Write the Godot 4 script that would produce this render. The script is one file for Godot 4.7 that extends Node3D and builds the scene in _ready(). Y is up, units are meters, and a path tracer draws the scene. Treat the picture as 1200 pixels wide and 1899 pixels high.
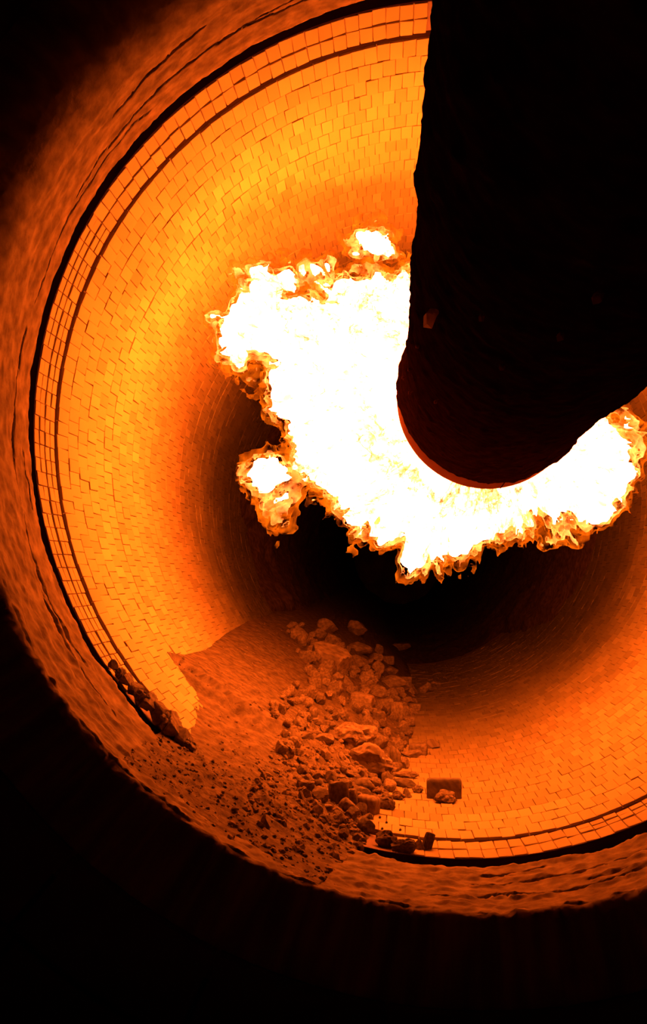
extends Node3D

# A rotary kiln seen from the burner hood: axis of the kiln along z, y up, metres.
const R := 2.0
const TAU1 := 6.283185307179586

var rng := RandomNumberGenerator.new()
var nz := FastNoiseLite.new()
var nr := FastNoiseLite.new()
var tex := {}
var M := {}
var used := {}
var marked := []


# ---------------------------------------------------------------- helpers
func numbered(called: String) -> String:
	if not used.has(called):
		used[called] = 0
		return called
	used[called] += 1
	return "%s_%03d" % [called, used[called]]


func tag(o: Node, label: String, category := "", group := "", kind := "") -> Node:
	if label:
		o.set_meta("label", label)
	if category:
		o.set_meta("category", category)
	if group:
		o.set_meta("group", group)
	if kind:
		o.set_meta("kind", kind)
	return o


func put(called: String, mesh: Mesh, m: Material, parent: Node = null) -> MeshInstance3D:
	var o := MeshInstance3D.new()
	o.mesh = mesh
	o.material_override = m
	if parent == null:
		o.name = numbered(called)
		add_child(o, true)
	else:
		o.name = called
		parent.add_child(o, true)
	return o


func root_node(called: String) -> Node3D:
	var o := Node3D.new()
	o.name = numbered(called)
	add_child(o, true)
	return o


# an ArrayMesh with smooth normals; front faces run clockwise
func smooth_mesh(v: PackedVector3Array, ix: PackedInt32Array, uv := PackedVector2Array()) -> ArrayMesh:
	var n := PackedVector3Array()
	n.resize(v.size())
	for t in range(0, ix.size(), 3):
		var a := ix[t]
		var b := ix[t + 1]
		var c := ix[t + 2]
		var f := (v[c] - v[a]).cross(v[b] - v[a])
		n[a] += f
		n[b] += f
		n[c] += f
	for i in n.size():
		n[i] = n[i].normalized()
	return arrays(v, n, ix, uv)


func flat_mesh(v: PackedVector3Array, ix: PackedInt32Array) -> ArrayMesh:
	var w := PackedVector3Array()
	var n := PackedVector3Array()
	var uv := PackedVector2Array()
	for t in range(0, ix.size(), 3):
		var a := v[ix[t]]
		var b := v[ix[t + 1]]
		var c := v[ix[t + 2]]
		var f := (c - a).cross(b - a).normalized()
		w.append_array(PackedVector3Array([a, b, c]))
		n.append_array(PackedVector3Array([f, f, f]))
		var x := absf(f.x)
		var y := absf(f.y)
		for q in [a, b, c]:
			uv.append(Vector2(q.z, q.y) if x > y and x > absf(f.z) else Vector2(q.x, q.z) if y > absf(f.z) else Vector2(q.x, q.y))
	return arrays(w, n, PackedInt32Array(range(w.size())), uv)


func arrays(v: PackedVector3Array, n: PackedVector3Array, ix: PackedInt32Array, uv := PackedVector2Array()) -> ArrayMesh:
	var a := []
	a.resize(Mesh.ARRAY_MAX)
	a[Mesh.ARRAY_VERTEX] = v
	a[Mesh.ARRAY_NORMAL] = n
	a[Mesh.ARRAY_INDEX] = ix
	if uv.size():
		a[Mesh.ARRAY_TEX_UV] = uv
	var m := ArrayMesh.new()
	m.add_surface_from_arrays(Mesh.PRIMITIVE_TRIANGLES, a)
	return m


# a grid of rows x cols points; flip turns its front
func grid_mesh(p: PackedVector3Array, rows: int, cols: int, flip := false, wrap := false, round_uv := false) -> ArrayMesh:
	var ix := PackedInt32Array()
	for i in rows - 1:
		for j in (cols if wrap else cols - 1):
			var a := i * cols + j
			var b := i * cols + (j + 1) % cols
			var c := a + cols
			var d := b + cols
			ix.append_array(PackedInt32Array([a, c, b, b, c, d]) if flip else PackedInt32Array([a, b, c, b, d, c]))
	var uv := PackedVector2Array()
	var down := 0.0
	for i in rows:
		if i > 0:
			down += p[i * cols + cols / 2].distance_to(p[(i - 1) * cols + cols / 2])
		var along := 0.0
		for j in cols:
			if j > 0:
				along += p[i * cols + j].distance_to(p[i * cols + j - 1])
			if round_uv:
				var q := p[i * cols + j]
				uv.append(Vector2(fposmod(atan2(q.y, q.x), TAU1) * R, q.z))
			else:
				uv.append(Vector2(along, down))
	return smooth_mesh(p, ix, uv)


# a profile of (z, r) swept round the axis, hard corners; inward faces front
func swept(profile: Array, th0: float, th1: float, steps: int, centre := Vector3.ZERO, outward := false) -> ArrayMesh:
	var v := PackedVector3Array()
	var ix := PackedInt32Array()
	for k in profile.size() - 1:
		var base := v.size()
		for e in 2:
			var q: Vector2 = profile[k + e]
			for j in steps + 1:
				var t := deg_to_rad(lerpf(th0, th1, float(j) / steps))
				v.append(centre + Vector3(cos(t) * q.y, sin(t) * q.y, q.x))
		for j in steps:
			var a := base + j
			var c := a + steps + 1
			ix.append_array(PackedInt32Array([a, c, a + 1, a + 1, c, c + 1]) if outward else PackedInt32Array([a, a + 1, c, a + 1, c + 1, c]))
	return smooth_mesh(v, ix)


# a box with chamfered edges, its corners shaken a little: 44 triangles
func brick_mesh(w: float, h: float, l: float, ch: float, shake := 0.0) -> ArrayMesh:
	var v := PackedVector3Array()
	var hx := w / 2.0
	var hy := h / 2.0
	var hz := l / 2.0
	var id := {}
	for sx in [-1, 1]:
		for sy in [-1, 1]:
			for sz in [-1, 1]:
				var j := Vector3(rng.randf_range(-1, 1), rng.randf_range(-1, 1), rng.randf_range(-1, 1)) * shake
				var c := Vector3(sx * hx, sy * hy, sz * hz) + j
				id[Vector3i(sx, sy, sz)] = v.size()
				v.append(c - Vector3(0, sy * ch, sz * ch))
				v.append(c - Vector3(sx * ch, 0, sz * ch))
				v.append(c - Vector3(sx * ch, sy * ch, 0))
	var faces := []
	for ax in 3:
		var u := (ax + 1) % 3
		var w2 := (ax + 2) % 3
		for s in [-1, 1]:
			var q := []
			for k in [[-1, -1], [1, -1], [1, 1], [-1, 1]]:
				var key := Vector3i.ZERO
				key[ax] = s
				key[u] = k[0]
				key[w2] = k[1]
				q.append(id[key] + ax)
			faces.append(q)
		for a in [-1, 1]:
			for b in [-1, 1]:
				var k0 := Vector3i.ZERO
				var k1 := Vector3i.ZERO
				k0[ax] = -1
				k1[ax] = 1
				k0[u] = a
				k1[u] = a
				k0[w2] = b
				k1[w2] = b
				faces.append([id[k0] + u, id[k1] + u, id[k1] + w2, id[k0] + w2])
	for k in id:
		faces.append([id[k], id[k] + 1, id[k] + 2])
	var ix := PackedInt32Array()
	for f in faces:
		var mid := Vector3.ZERO
		for i in f:
			mid += v[i]
		var nn: Vector3 = (v[f[2]] - v[f[0]]).cross(v[f[1]] - v[f[0]])
		var fl: Array = f
		if nn.dot(mid) < 0.0:
			fl = f.duplicate()
			fl.reverse()
		for i in range(1, fl.size() - 1):
			ix.append_array(PackedInt32Array([fl[0], fl[i], fl[i + 1]]))
	return flat_mesh(v, ix)


# the sphere that stones are cut from
var ico := {}


func sphere(sub: int) -> Array:
	if ico.has(sub):
		return ico[sub]
	var v := PackedVector3Array([Vector3.RIGHT, Vector3.LEFT, Vector3.UP, Vector3.DOWN, Vector3.BACK, Vector3.FORWARD])
	var ix := PackedInt32Array([0, 4, 2, 4, 1, 2, 1, 5, 2, 5, 0, 2, 4, 0, 3, 1, 4, 3, 5, 1, 3, 0, 5, 3])
	for s in sub:
		var mids := {}
		var nx := PackedInt32Array()
		for t in range(0, ix.size(), 3):
			var m := []
			for e in 3:
				var a := ix[t + e]
				var b := ix[t + (e + 1) % 3]
				var key := Vector2i(mini(a, b), maxi(a, b))
				if not mids.has(key):
					mids[key] = v.size()
					v.append(((v[a] + v[b]) / 2.0).normalized())
				m.append(mids[key])
			nx.append_array(PackedInt32Array([ix[t], m[0], m[2], m[0], ix[t + 1], m[1], m[2], m[1], ix[t + 2], m[0], m[1], m[2]]))
		ix = nx
	# front faces clockwise
	for t in range(0, ix.size(), 3):
		var a := v[ix[t]]
		if (v[ix[t + 2]] - a).cross(v[ix[t + 1]] - a).dot(a) < 0.0:
			var k := ix[t + 1]
			ix[t + 1] = ix[t + 2]
			ix[t + 2] = k
	ico[sub] = [v, ix]
	return ico[sub]


# a stone that fills a box of side 1: cut by planes, then roughened
func stone_mesh(kind: String, sub: int) -> ArrayMesh:
	var s := sphere(sub)
	var src: PackedVector3Array = s[0]
	var v := src.duplicate()
	var planes := []
	var count: int = {"rock": 11, "crumb": 5, "round": 3, "wedge": 6, "slab": 5, "grit": 6}.get(kind, 8)
	for i in count:
		var d := Vector3(rng.randf_range(-1, 1), rng.randf_range(-1, 1), rng.randf_range(-1, 1)).normalized()
		planes.append([d, rng.randf_range(0.5, 0.8) if kind != "crumb" else rng.randf_range(0.7, 0.95)])
	if kind == "slab":
		planes = [[Vector3(0.05, 1, 0.15).normalized(), 0.45], [Vector3(0, -1, 0), 0.5], [Vector3(1, -0.2, 0.2).normalized(), 0.75], [Vector3(-0.9, -0.3, 0.4).normalized(), 0.75], [Vector3(0.1, -0.5, 1).normalized(), 0.7], [Vector3(-0.3, 0.2, -1).normalized(), 0.75]]
	if kind == "wedge":
		planes = [[Vector3(rng.randf_range(0.6, 1.0), 0.5, 0.35).normalized(), 0.42], [Vector3(-1, rng.randf_range(0.2, 0.6), 0.3).normalized(), 0.45], [Vector3(0.1, -1, 0.1).normalized(), 0.5], [Vector3(0, rng.randf_range(0.1, 0.5), 1).normalized(), 0.45], [Vector3(0.2, 0.1, -1).normalized(), 0.5]]
	var box := kind in ["block", "roundblock", "slabup"]
	var off := Vector3(rng.randf(), rng.randf(), rng.randf()) * 50.0
	var rough: float = {"rock": 0.06, "crumb": 0.26, "round": 0.05, "wedge": 0.03, "slab": 0.05, "grit": 0.05, "block": 0.025, "roundblock": 0.012, "slabup": 0.006}.get(kind, 0.05)
	var e: float = {"block": 7.0, "roundblock": 5.0, "slabup": 12.0}.get(kind, 7.0)
	for i in v.size():
		var d := v[i]
		var r := 1.0
		if box:
			r = pow(pow(absf(d.x), e) + pow(absf(d.y), e) + pow(absf(d.z), e), -1.0 / e)
		else:
			for p in planes:
				var k: float = d.dot(p[0])
				if k > 0.05:
					r = minf(r, p[1] / k)
		var q := d * r
		var f := nz.get_noise_3dv(q * 0.55 + off) + 0.55 * nz.get_noise_3dv(q * 1.6 + off * 2.0)
		if kind == "crumb":
			f += 0.5 * nr.get_noise_3dv(q * 0.9 + off)
		v[i] = q * (1.0 + rough * 1.3 * f)
	var lo := v[0]
	var hi := v[0]
	for q in v:
		lo = lo.min(q)
		hi = hi.max(q)
	for i in v.size():
		v[i] = (v[i] - (lo + hi) / 2.0) / (hi - lo)
	var ix: PackedInt32Array = s[1]
	if kind in ["round", "roundblock", "slabup"]:
		var uv := PackedVector2Array()
		for q in v:
			uv.append(Vector2(q.x + 0.4 * q.y, q.z + 0.6 * q.y))
		return smooth_mesh(v, ix, uv)
	return flat_mesh(v, ix)
	#, "roundblock", "slabup"] else flat_mesh(v, ix)


func noise_tex(key: String, seed_: int, freq: float, oct: int, lo: float, hi: float, kind := FastNoiseLite.TYPE_SIMPLEX_SMOOTH, size := 512, fractal := FastNoiseLite.FRACTAL_FBM) -> NoiseTexture2D:
	if tex.has(key):
		return tex[key]
	var n := FastNoiseLite.new()
	n.seed = seed_
	n.noise_type = kind
	n.frequency = freq
	n.fractal_type = fractal
	n.fractal_octaves = oct
	var t := NoiseTexture2D.new()
	t.noise = n
	t.width = size
	t.height = size
	t.seamless = true
	var g := Gradient.new()
	g.set_color(0, Color(lo, lo, lo))
	g.set_color(1, Color(hi, hi, hi))
	t.color_ramp = g
	tex[key] = t
	return t


# colour given as linear base colour
func mat(called: String, c: Color, rough: float, relief := 0.0, scale := 1.0, mottle := true, spec := 0.0) -> StandardMaterial3D:
	var m := StandardMaterial3D.new()
	m.resource_name = called
	m.albedo_color = c.linear_to_srgb()
	m.roughness = rough
	if spec > 0.0:
		m.metallic_specular = spec
	else:
		m.specular_mode = BaseMaterial3D.SPECULAR_DISABLED
	m.uv1_scale = Vector3.ONE * scale
	if mottle:
		m.albedo_texture = noise_tex("mottle", 3, 0.012, 5, 0.62, 1.0)
	if relief > 0.0:
		m.heightmap_enabled = true
		m.heightmap_texture = noise_tex("relief", 8, 0.03, 5, 0.0, 1.0)
		m.heightmap_scale = relief
	return m


func table(z: float, zs: Array, vs: Array) -> float:
	if z <= zs[0]:
		return vs[0]
	for i in range(1, zs.size()):
		if z <= zs[i]:
			return lerpf(vs[i - 1], vs[i], (z - zs[i - 1]) / (zs[i] - zs[i - 1]))
	return vs[-1]


# ---------------------------------------------------------------- the scene
func _ready() -> void:
	rng.seed = 20
	nz.seed = 5
	nz.noise_type = FastNoiseLite.TYPE_SIMPLEX_SMOOTH
	nz.frequency = 1.0
	nz.fractal_octaves = 4
	nr.seed = 11
	nr.noise_type = FastNoiseLite.TYPE_CELLULAR
	nr.cellular_return_type = FastNoiseLite.RETURN_DISTANCE2_SUB
	nr.frequency = 1.6
	nr.fractal_type = FastNoiseLite.FRACTAL_NONE

	var cam := Camera3D.new()
	cam.name = "camera"
	cam.fov = 2.0 * rad_to_deg(atan(949.5 / 2281.0))
	cam.near = 0.05
	cam.far = 80.0
	cam.position = Vector3(-0.32, -0.709, 6.076)
	cam.rotation_degrees = Vector3(2.8987, 3.1327, 0)
	add_child(cam)

	var we := WorldEnvironment.new()
	we.name = "surroundings"
	var env := Environment.new()
	env.background_mode = Environment.BG_COLOR
	env.background_color = Color.BLACK
	env.tonemap_mode = Environment.TONE_MAPPER_LINEAR
	env.tonemap_exposure = 0.275
	env.sdfgi_enabled = true
	env.ssao_enabled = true
	env.ssil_enabled = true
	we.environment = env
	add_child(we)

	flame_lights()

	M.mortar = mat("mortar", Color(0.23, 0.15, 0.03), 0.95, 0.0, 3.0, false)
	M.brick = []
	for i in 6:
		var k: float = [0.84, 0.92, 0.97, 1.0, 1.05, 1.14][i]
		var b := mat("fired_brick", Color(0.43, 0.325, 0.035) * k, 0.85, 0.0, 2.5, false)
		b.uv1_offset = Vector3(0.17 * i, 0.31 * i, 0)
		M.brick.append(b)
	M.brick_any = mat("fired_brick", Color(1, 1, 1), 0.85, 0.0, 2.5, false)
	M.brick_any.vertex_color_use_as_albedo = true
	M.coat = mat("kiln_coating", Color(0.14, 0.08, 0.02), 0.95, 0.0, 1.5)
	M.castable = mat("castable", Color(0.32, 0.225, 0.03), 0.92, 0.22, 1.3)
	M.face = mat("sooty_castable", Color(0.09, 0.055, 0.035), 0.95, 0.0, 1.5, false)
	M.room = mat("sooty_wall", Color(0.07, 0.045, 0.03), 0.95, 0.0, 1.0, false)
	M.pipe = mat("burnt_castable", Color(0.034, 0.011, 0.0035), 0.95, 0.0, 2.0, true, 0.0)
	M.nozzle = mat("scaled_steel", Color(0.22, 0.085, 0.02), 0.95, 0.0, 4.0, false, 0.0)
	M.dust = mat("clinker_dust", Color(0.21, 0.145, 0.02), 0.97, 0.6, 1.6)
	M.shade_black = mat("gap_shade_black", Color(0.02, 0.008, 0.004), 0.95, 0.0, 1.0, false)  # near-black that paints shade on the ring added in the gap
	M.scab = mat("reddish_scab", Color(0.14, 0.05, 0.015), 0.9, 0.0, 1.0, false)
	M.chip = mat("fresh_castable", Color(0.75, 0.5, 0.15), 0.9, 0.0, 1.0, false)
	M.stone = {}

	room()
	kiln()
	throat()
	burner()
	heap()
	stones()
	rubble()
	flame()


# ---------------------------------------------------------------- lights of the flame
func flame_lights() -> void:
	for p in [Vector3(-0.85, 0.25, -1.0), Vector3(0.0, -0.62, -1.9), Vector3(0.75, 0.1, -1.5), Vector3(-0.3, 0.95, -1.8)]:
		var l := OmniLight3D.new()
		l.name = numbered("flame_glow")
		l.position = p
		l.light_color = Color(1.0, 0.42, 0.10)
		l.light_energy = 0.35
		l.light_size = 0.12
		l.omni_range = 40.0
		l.omni_attenuation = 2.0
		l.shadow_enabled = true
		add_child(l)


# ---------------------------------------------------------------- the hood room
func room() -> void:
	var spec := [
		["floor", Vector3(9.2, 0.3, 9.0), Vector3(0, -2.6, 5.5), "dark dusty concrete floor of the burner hood", "floor"],
		["ceiling", Vector3(9.2, 0.3, 9.0), Vector3(0, 4.15, 5.5), "dark sooty ceiling of the burner hood", "ceiling"],
		["wall_left", Vector3(0.3, 6.6, 9.0), Vector3(-4.35, 0.75, 5.5), "dark sooty left wall of the burner hood", "wall"],
		["wall_right", Vector3(0.3, 6.6, 9.0), Vector3(4.35, 0.75, 5.5), "dark sooty right wall of the burner hood", "wall"],
		["wall_back", Vector3(9.2, 6.6, 0.3), Vector3(0, 0.75, 9.65), "dark back wall of the burner hood behind the viewer", "wall"],
	]
	for s in spec:
		var b := BoxMesh.new()
		b.size = s[1]
		var o := put(s[0], b, M.room)
		o.position = s[2]
		tag(o, s[3], s[4], "", "structure")
	# the face of the hood round the opening: a thick plate, and a ring of big castable blocks on it
	var plate := put("wall_front", swept([Vector2(0.5, 6.4), Vector2(0.5, 2.34), Vector2(1.24, 2.34), Vector2(1.24, 6.4), Vector2(0.5, 6.4)], 0, 360, 96, Vector3.ZERO, false), M.face)
	tag(plate, "dark hood wall around the glowing kiln opening, faint block joints on it", "wall", "", "structure")
	for ring in 2:
		var r0: float = [2.37, 2.78][ring]
		var r1: float = [2.76, 3.4][ring]
		var n: int = [22, 18][ring]
		for i in n:
			var t0 := 360.0 * (i + 0.5 * ring) / n + 0.25
			var t1 := t0 + 360.0 / n - 0.5
			var zf := 1.30 + rng.randf_range(-0.012, 0.012)
			var prof := [Vector2(1.2, r0), Vector2(zf - 0.015, r0), Vector2(zf, r0 + 0.015), Vector2(zf, r1 - 0.015), Vector2(zf - 0.015, r1), Vector2(1.2, r1)]
			put("castable_block", swept(prof, t0, t1, 5), M.face, plate)


# ---------------------------------------------------------------- kiln lining
func frame_at(th: float, z: float, r: float) -> Transform3D:
	var t := deg_to_rad(th)
	var inward := Vector3(-cos(t), -sin(t), 0)
	return Transform3D(Basis(Vector3(-inward.y, inward.x, 0), inward, Vector3(0, 0, 1)), Vector3(cos(t) * r, sin(t) * r, z))


func kiln() -> void:
	var back := swept([Vector2(-11.9, 2.009), Vector2(-0.027, 2.009), Vector2(-0.027, 2.2), Vector2(0.024, 2.2), Vector2(0.024, 2.03), Vector2(0.352, 2.03), Vector2(0.352, 2.4), Vector2(0.5, 2.4)], 0, 360, 180)
	var wall := put("wall_kiln", back, M.mortar)
	tag(wall, "curved kiln lining of staggered orange bricks with thin mortar joints", "wall", "", "structure")
	var n := 187
	var w := TAU1 * R / n
	var course := 0.2
	var meshes := []
	for i in 5:
		meshes.append(brick_mesh(w - 0.0025, 0.05, course - 0.003, 0.0018, 0.0012))
	var rest := []
	var cols := PackedColorArray()
	for k in 58:
		var z := -0.03 - course * (k + 0.5)
		var shift := 0.5 * (k % 2) + rng.randf_range(-0.12, 0.12)
		var lift_course := rng.randf_range(-0.004, 0.001)
		for i in n:
			var th := fposmod(360.0 * (i + shift) / n, 360.0)
			var rr := R + 0.025 + lift_course + clampf(rng.randfn(0.0, 0.0014), -0.003, 0.003)
			if rng.randf() < 0.05:
				rr -= 0.004
			var f := frame_at(th, z + rng.randf_range(-0.001, 0.001), rr)
			f.basis = f.basis * Basis.from_euler(Vector3(rng.randfn(0, 0.006), rng.randfn(0, 0.012), rng.randfn(0, 0.012)))
			var seen := (th > 94.0 and th < 230.0) or (th > 260.0 and th < 316.0)
			if k < 3 and seen and rest.size() >= 0 and (k < 2 or (th > 100.0 and th < 229.0) or th > 268.0):
				var b := put("brick", meshes[rng.randi() % 5], M.brick[clampi(int(rng.randfn(2.5, 1.2)), 0, 5)], wall)
				b.transform = f
			else:
				rest.append(f)
				# deeper bricks: light falloff painted into the tone, plus coating, least on floor
				var crust_shade := smoothstep(-2.2, -6.6, z + 0.8 * nz.get_noise_2d(th * 0.03, z)) * lerpf(0.72, 0.45, smoothstep(225.0, 255.0, th) * smoothstep(320.0, 290.0, th))
				var g := clampf(rng.randfn(1.0, 0.085), 0.75, 1.25) * (1.0 - crust_shade) * (1.0 - 0.25 * smoothstep(232.0, 250.0, th) * smoothstep(305.0, 280.0, th))
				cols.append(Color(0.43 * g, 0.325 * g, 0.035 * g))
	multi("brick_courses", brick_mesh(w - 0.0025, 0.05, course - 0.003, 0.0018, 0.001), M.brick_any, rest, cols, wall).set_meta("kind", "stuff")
	# the nose ring: two courses before the narrow slot
	var nose := put("wall_nose", swept([Vector2(0.03, 2.014), Vector2(0.03, 2.09), Vector2(0.342, 2.09), Vector2(0.342, 2.014), Vector2(0.03, 2.014)], 0, 360, 120), M.mortar)
	tag(nose, "ring of nose bricks at the kiln mouth between two dark gaps", "wall", "", "structure")
	var full := brick_mesh(w - 0.002, 0.05, 0.155, 0.0025, 0.002)
	var full_b := brick_mesh(w - 0.003, 0.05, 0.155, 0.003, 0.003)
	var half := brick_mesh(w - 0.0035, 0.05, 0.074, 0.002, 0.001)
	put("added_shade_ring", swept([Vector2(0.36, 2.006), Vector2(0.372, 2.006), Vector2(0.372, 2.38)], 0, 360, 180), M.shade_black, nose)  # ring added over the brick ends so the gap looks shaded black
	for k in 2:
		for i in n:
			var th := fposmod(360.0 * (i + 0.25) / n, 360.0)
			if not ((th > 94.0 and th < 231.0) or (th > 262.0 and th < 316.0)):
				if i % 2 == 0 or k == 2:
					continue
			var z := 0.105 + 0.171 * k + 0.004 * nz.get_noise_2d(th * 0.25, 3.0 * k)
			var split := (th > 150.0 and th < 231.0) or (k == 0 and th > 287.0)
			if k == 1 and th > 219.5 and th < 231.0:
				continue
			if th < 94.0 or th > 316.0 or (th > 231.0 and th < 262.0):
				continue
			var m: Material = M.brick[clampi(int(rng.randfn(2.4, 1.3)), 0, 5)]
			for s in (2 if split else 1):
				var f := frame_at(th, z + ((s - 0.5) * 0.081 if split else 0.0), R + 0.026 + 0.003 * k + clampf(rng.randfn(0, 0.0016), -0.003, 0.003))
				f.basis = f.basis * Basis.from_euler(Vector3(rng.randfn(0, 0.01), rng.randfn(0, 0.012), rng.randfn(0, 0.012)))
				put("brick", half if split else ([full, full_b] as Array)[rng.randi() % 2], m, nose).transform = f
	# the coated zone farther in: a thick rough crust over the bricks
	var rows := 150
	var cnum := 260
	var p := PackedVector3Array()
	for i in rows:
		var q := float(i) / (rows - 1)
		var z := -6.4 - 40.0 * pow(q, 2.2)
		for j in cnum:
			var t := TAU1 * j / cnum
			var d := Vector3(cos(t), sin(t), 0)
			var lump := nz.get_noise_3d(d.x * 3.0, d.y * 3.0, z * 1.6) * 0.09 + nz.get_noise_3d(d.x * 9.0, d.y * 9.0, z * 5.0 + 9.0) * 0.035
			# thinner and later on the floor, where the load sweeps it
			var low := smoothstep(0.55, 0.9, -d.y)
			var start := -6.9 - 3.4 * low + 1.2 * nz.get_noise_2d(d.x * 2.0, d.y * 2.0)
			var thick := lerpf(-0.09, 0.14 - 0.1 * low, smoothstep(0.0, 2.6 + 2.0 * low, start - z))
			lump *= smoothstep(0.4, 2.6, start - z) * 0.7 + 0.3
			p.append(d * (R - thick - lump) + Vector3(0, 0, z))
	tag(put("wall_coating", grid_mesh(p, rows, cnum, false, true), M.coat), "dark rough crusted coating on the kiln wall deep behind the flame", "wall", "", "structure")
	var cap := CylinderMesh.new()
	cap.top_radius = 2.3
	cap.bottom_radius = 2.3
	cap.height = 0.3
	var e := put("wall_end", cap, M.coat)
	e.rotation_degrees.x = 90
	e.position.z = -46.4
	tag(e, "black far end of the kiln tube", "wall", "", "structure")


func multi(called: String, mesh: Mesh, m: Material, where: Array, cols: PackedColorArray, parent: Node = null) -> MultiMeshInstance3D:
	var mm := MultiMesh.new()
	mm.transform_format = MultiMesh.TRANSFORM_3D
	mm.use_colors = cols.size() > 0
	mm.mesh = mesh
	mm.instance_count = where.size()
	for i in where.size():
		mm.set_instance_transform(i, where[i])
		if cols.size():
			mm.set_instance_color(i, cols[i])
	var o := MultiMeshInstance3D.new()
	o.multimesh = mm
	o.material_override = m
	if parent:
		o.name = called
		parent.add_child(o, true)
	else:
		o.name = numbered(called)
		add_child(o, true)
	return o


# ---------------------------------------------------------------- the castable throat of the hood
func lip(th: float) -> float:
	return table(th, [85, 100, 150, 175, 195, 215, 240, 280, 300, 330], [0.34, 0.34, 0.30, 0.20, 0.08, 0.045, 0.035, 0.035, 0.06, 0.2])


func wild(th: float) -> float:
	return table(th, [85, 170, 190, 210, 235, 265, 290, 330], [0.08, 0.10, 0.18, 0.42, 0.55, 0.55, 0.45, 0.3])


func throat_rows(th: float, cracks: Array, rows_a: int, rows_b: int) -> PackedVector3Array:
	var t := deg_to_rad(th)
	var d := Vector3(cos(t), sin(t), 0)
	var out := PackedVector3Array()
	var lr := lip(th)
	var w := wild(th)
	var zi := 0.472 + 0.02 * nz.get_noise_2d(th * 0.06, 4.0) + 0.012 * nz.get_noise_2d(th * 0.5, 9.0) + table(th, [210, 255, 285, 320], [0.0, 0.05, 0.1, 0.02])
	var zl := 1.31 - lr + 0.035 * w * nz.get_noise_2d(th * 0.12, 1.0) + 0.05 * w * nz.get_noise_2d(th * 0.6, 2.0)
	var r0 := R + 0.004 * nz.get_noise_2d(th * 0.05, 7.0)
	out.append(d * 2.4 + Vector3(0, 0, zi))
	out.append(d * (r0 + 0.01) + Vector3(0, 0, zi))
	for i in rows_a:
		var z := lerpf(zi + 0.004, zl, float(i) / (rows_a - 1))
		var arc := th * 0.0349
		var b := nz.get_noise_3d(arc * 1.5, z * 1.6, 0.0) * 0.012 + nz.get_noise_3d(arc * 2.6, z * 9.0, 5.0) * 0.007
		b += w * (maxf(0.0, nz.get_noise_3d(arc * 4.0, z * 9.0, 20.0)) * 0.05 + nz.get_noise_3d(arc * 14.0, z * 20.0, 30.0) * 0.016)
		for c in cracks:
			if th > c[0] and th < c[1]:
				var u: float = (th - c[0]) / (c[1] - c[0])
				var zc: float = lerpf(c[2], c[3], u) + 0.018 * nz.get_noise_2d(th * 0.3, c[2] * 40.0) + 0.006 * nz.get_noise_2d(th * 2.0, c[2] * 70.0)
				var wide: float = c[4] * (0.45 + 0.55 * sin(u * PI)) * (1.0 + 0.8 * nz.get_noise_2d(th * 0.9, c[2] * 9.0))
				b -= 0.03 * exp(-pow((z - zc) / maxf(wide, 0.002), 2.0))
		out.append(d * (r0 - b) + Vector3(0, 0, z))
	for i in range(1, rows_b + 1):
		var ph := PI / 2.0 * i / rows_b
		var nrm := -d * cos(ph) + Vector3(0, 0, 1) * sin(ph)
		var q := d * (r0 + lr * (1.0 - cos(ph))) + Vector3(0, 0, zl + lr * sin(ph))
		var b := nz.get_noise_3dv(q * 2.2) * 0.012 + w * (nz.get_noise_3dv(q * 5.0) * 0.02 + nz.get_noise_3dv(q * 16.0) * 0.012)
		out.append(q + nrm * b)
	out.append(d * 2.5 + Vector3(0, 0, 1.255))
	return out


func throat() -> void:
	# [from degree, to degree, z there, z here, width]
	var cracks := [[168.0, 196.0, 0.66, 0.72, 0.007], [196.0, 214.0, 0.72, 0.70, 0.006], [184.0, 193.0, 0.56, 0.55, 0.004], [203.0, 222.0, 0.78, 0.80, 0.006], [110.0, 150.0, 0.72, 0.66, 0.004],
		[124.0, 140.0, 0.9, 0.86, 0.006], [135.0, 165.0, 0.6, 0.62, 0.003], [96.0, 122.0, 0.62, 0.7, 0.004], [270.0, 300.0, 0.86, 0.78, 0.006], [284.0, 312.0, 0.98, 0.9, 0.007], [272.0, 280.0, 0.72, 0.66, 0.006], [265.0, 290.0, 1.06, 1.04, 0.008]]
	var fine := PackedVector3Array()
	var cols := 0
	var th := 86.0
	while th <= 318.0:
		fine.append_array(throat_rows(th, cracks, 78, 14))
		cols += 1
		th += 0.3
	var per := fine.size() / cols
	var wall := put("wall_throat", grid_mesh(fine, cols, per, false, false, true), M.castable)
	tag(wall, "rough cracked castable ring lining the hood opening, glowing orange", "wall", "", "structure")
	var coarse := PackedVector3Array()
	cols = 0
	th = 317.9
	while th <= 446.2:
		coarse.append_array(throat_rows(th if th < 340.0 else th - 360.0 if th > 440.0 else 330.0 + 0.0 * th, [], 20, 6) if th < 330.0 else throat_far(th))
		cols += 1
		th += 2.0
	put("castable_arc", grid_mesh(coarse, cols, coarse.size() / cols, false), M.castable, wall)


# the same ring where the burner hides it
func throat_far(th: float) -> PackedVector3Array:
	var t := deg_to_rad(th)
	var d := Vector3(cos(t), sin(t), 0)
	var out := PackedVector3Array([d * 2.4 + Vector3(0, 0, 0.46), d * 2.01 + Vector3(0, 0, 0.46)])
	for i in 20:
		out.append(d * 2.0 + Vector3(0, 0, lerpf(0.464, 1.1, i / 19.0)))
	for i in range(1, 7):
		var ph := PI / 2.0 * i / 6.0
		out.append(d * (2.0 + 0.2 * (1.0 - cos(ph))) + Vector3(0, 0, 1.1 + 0.2 * sin(ph)))
	out.append(d * 2.5 + Vector3(0, 0, 1.255))
	return out


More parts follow.
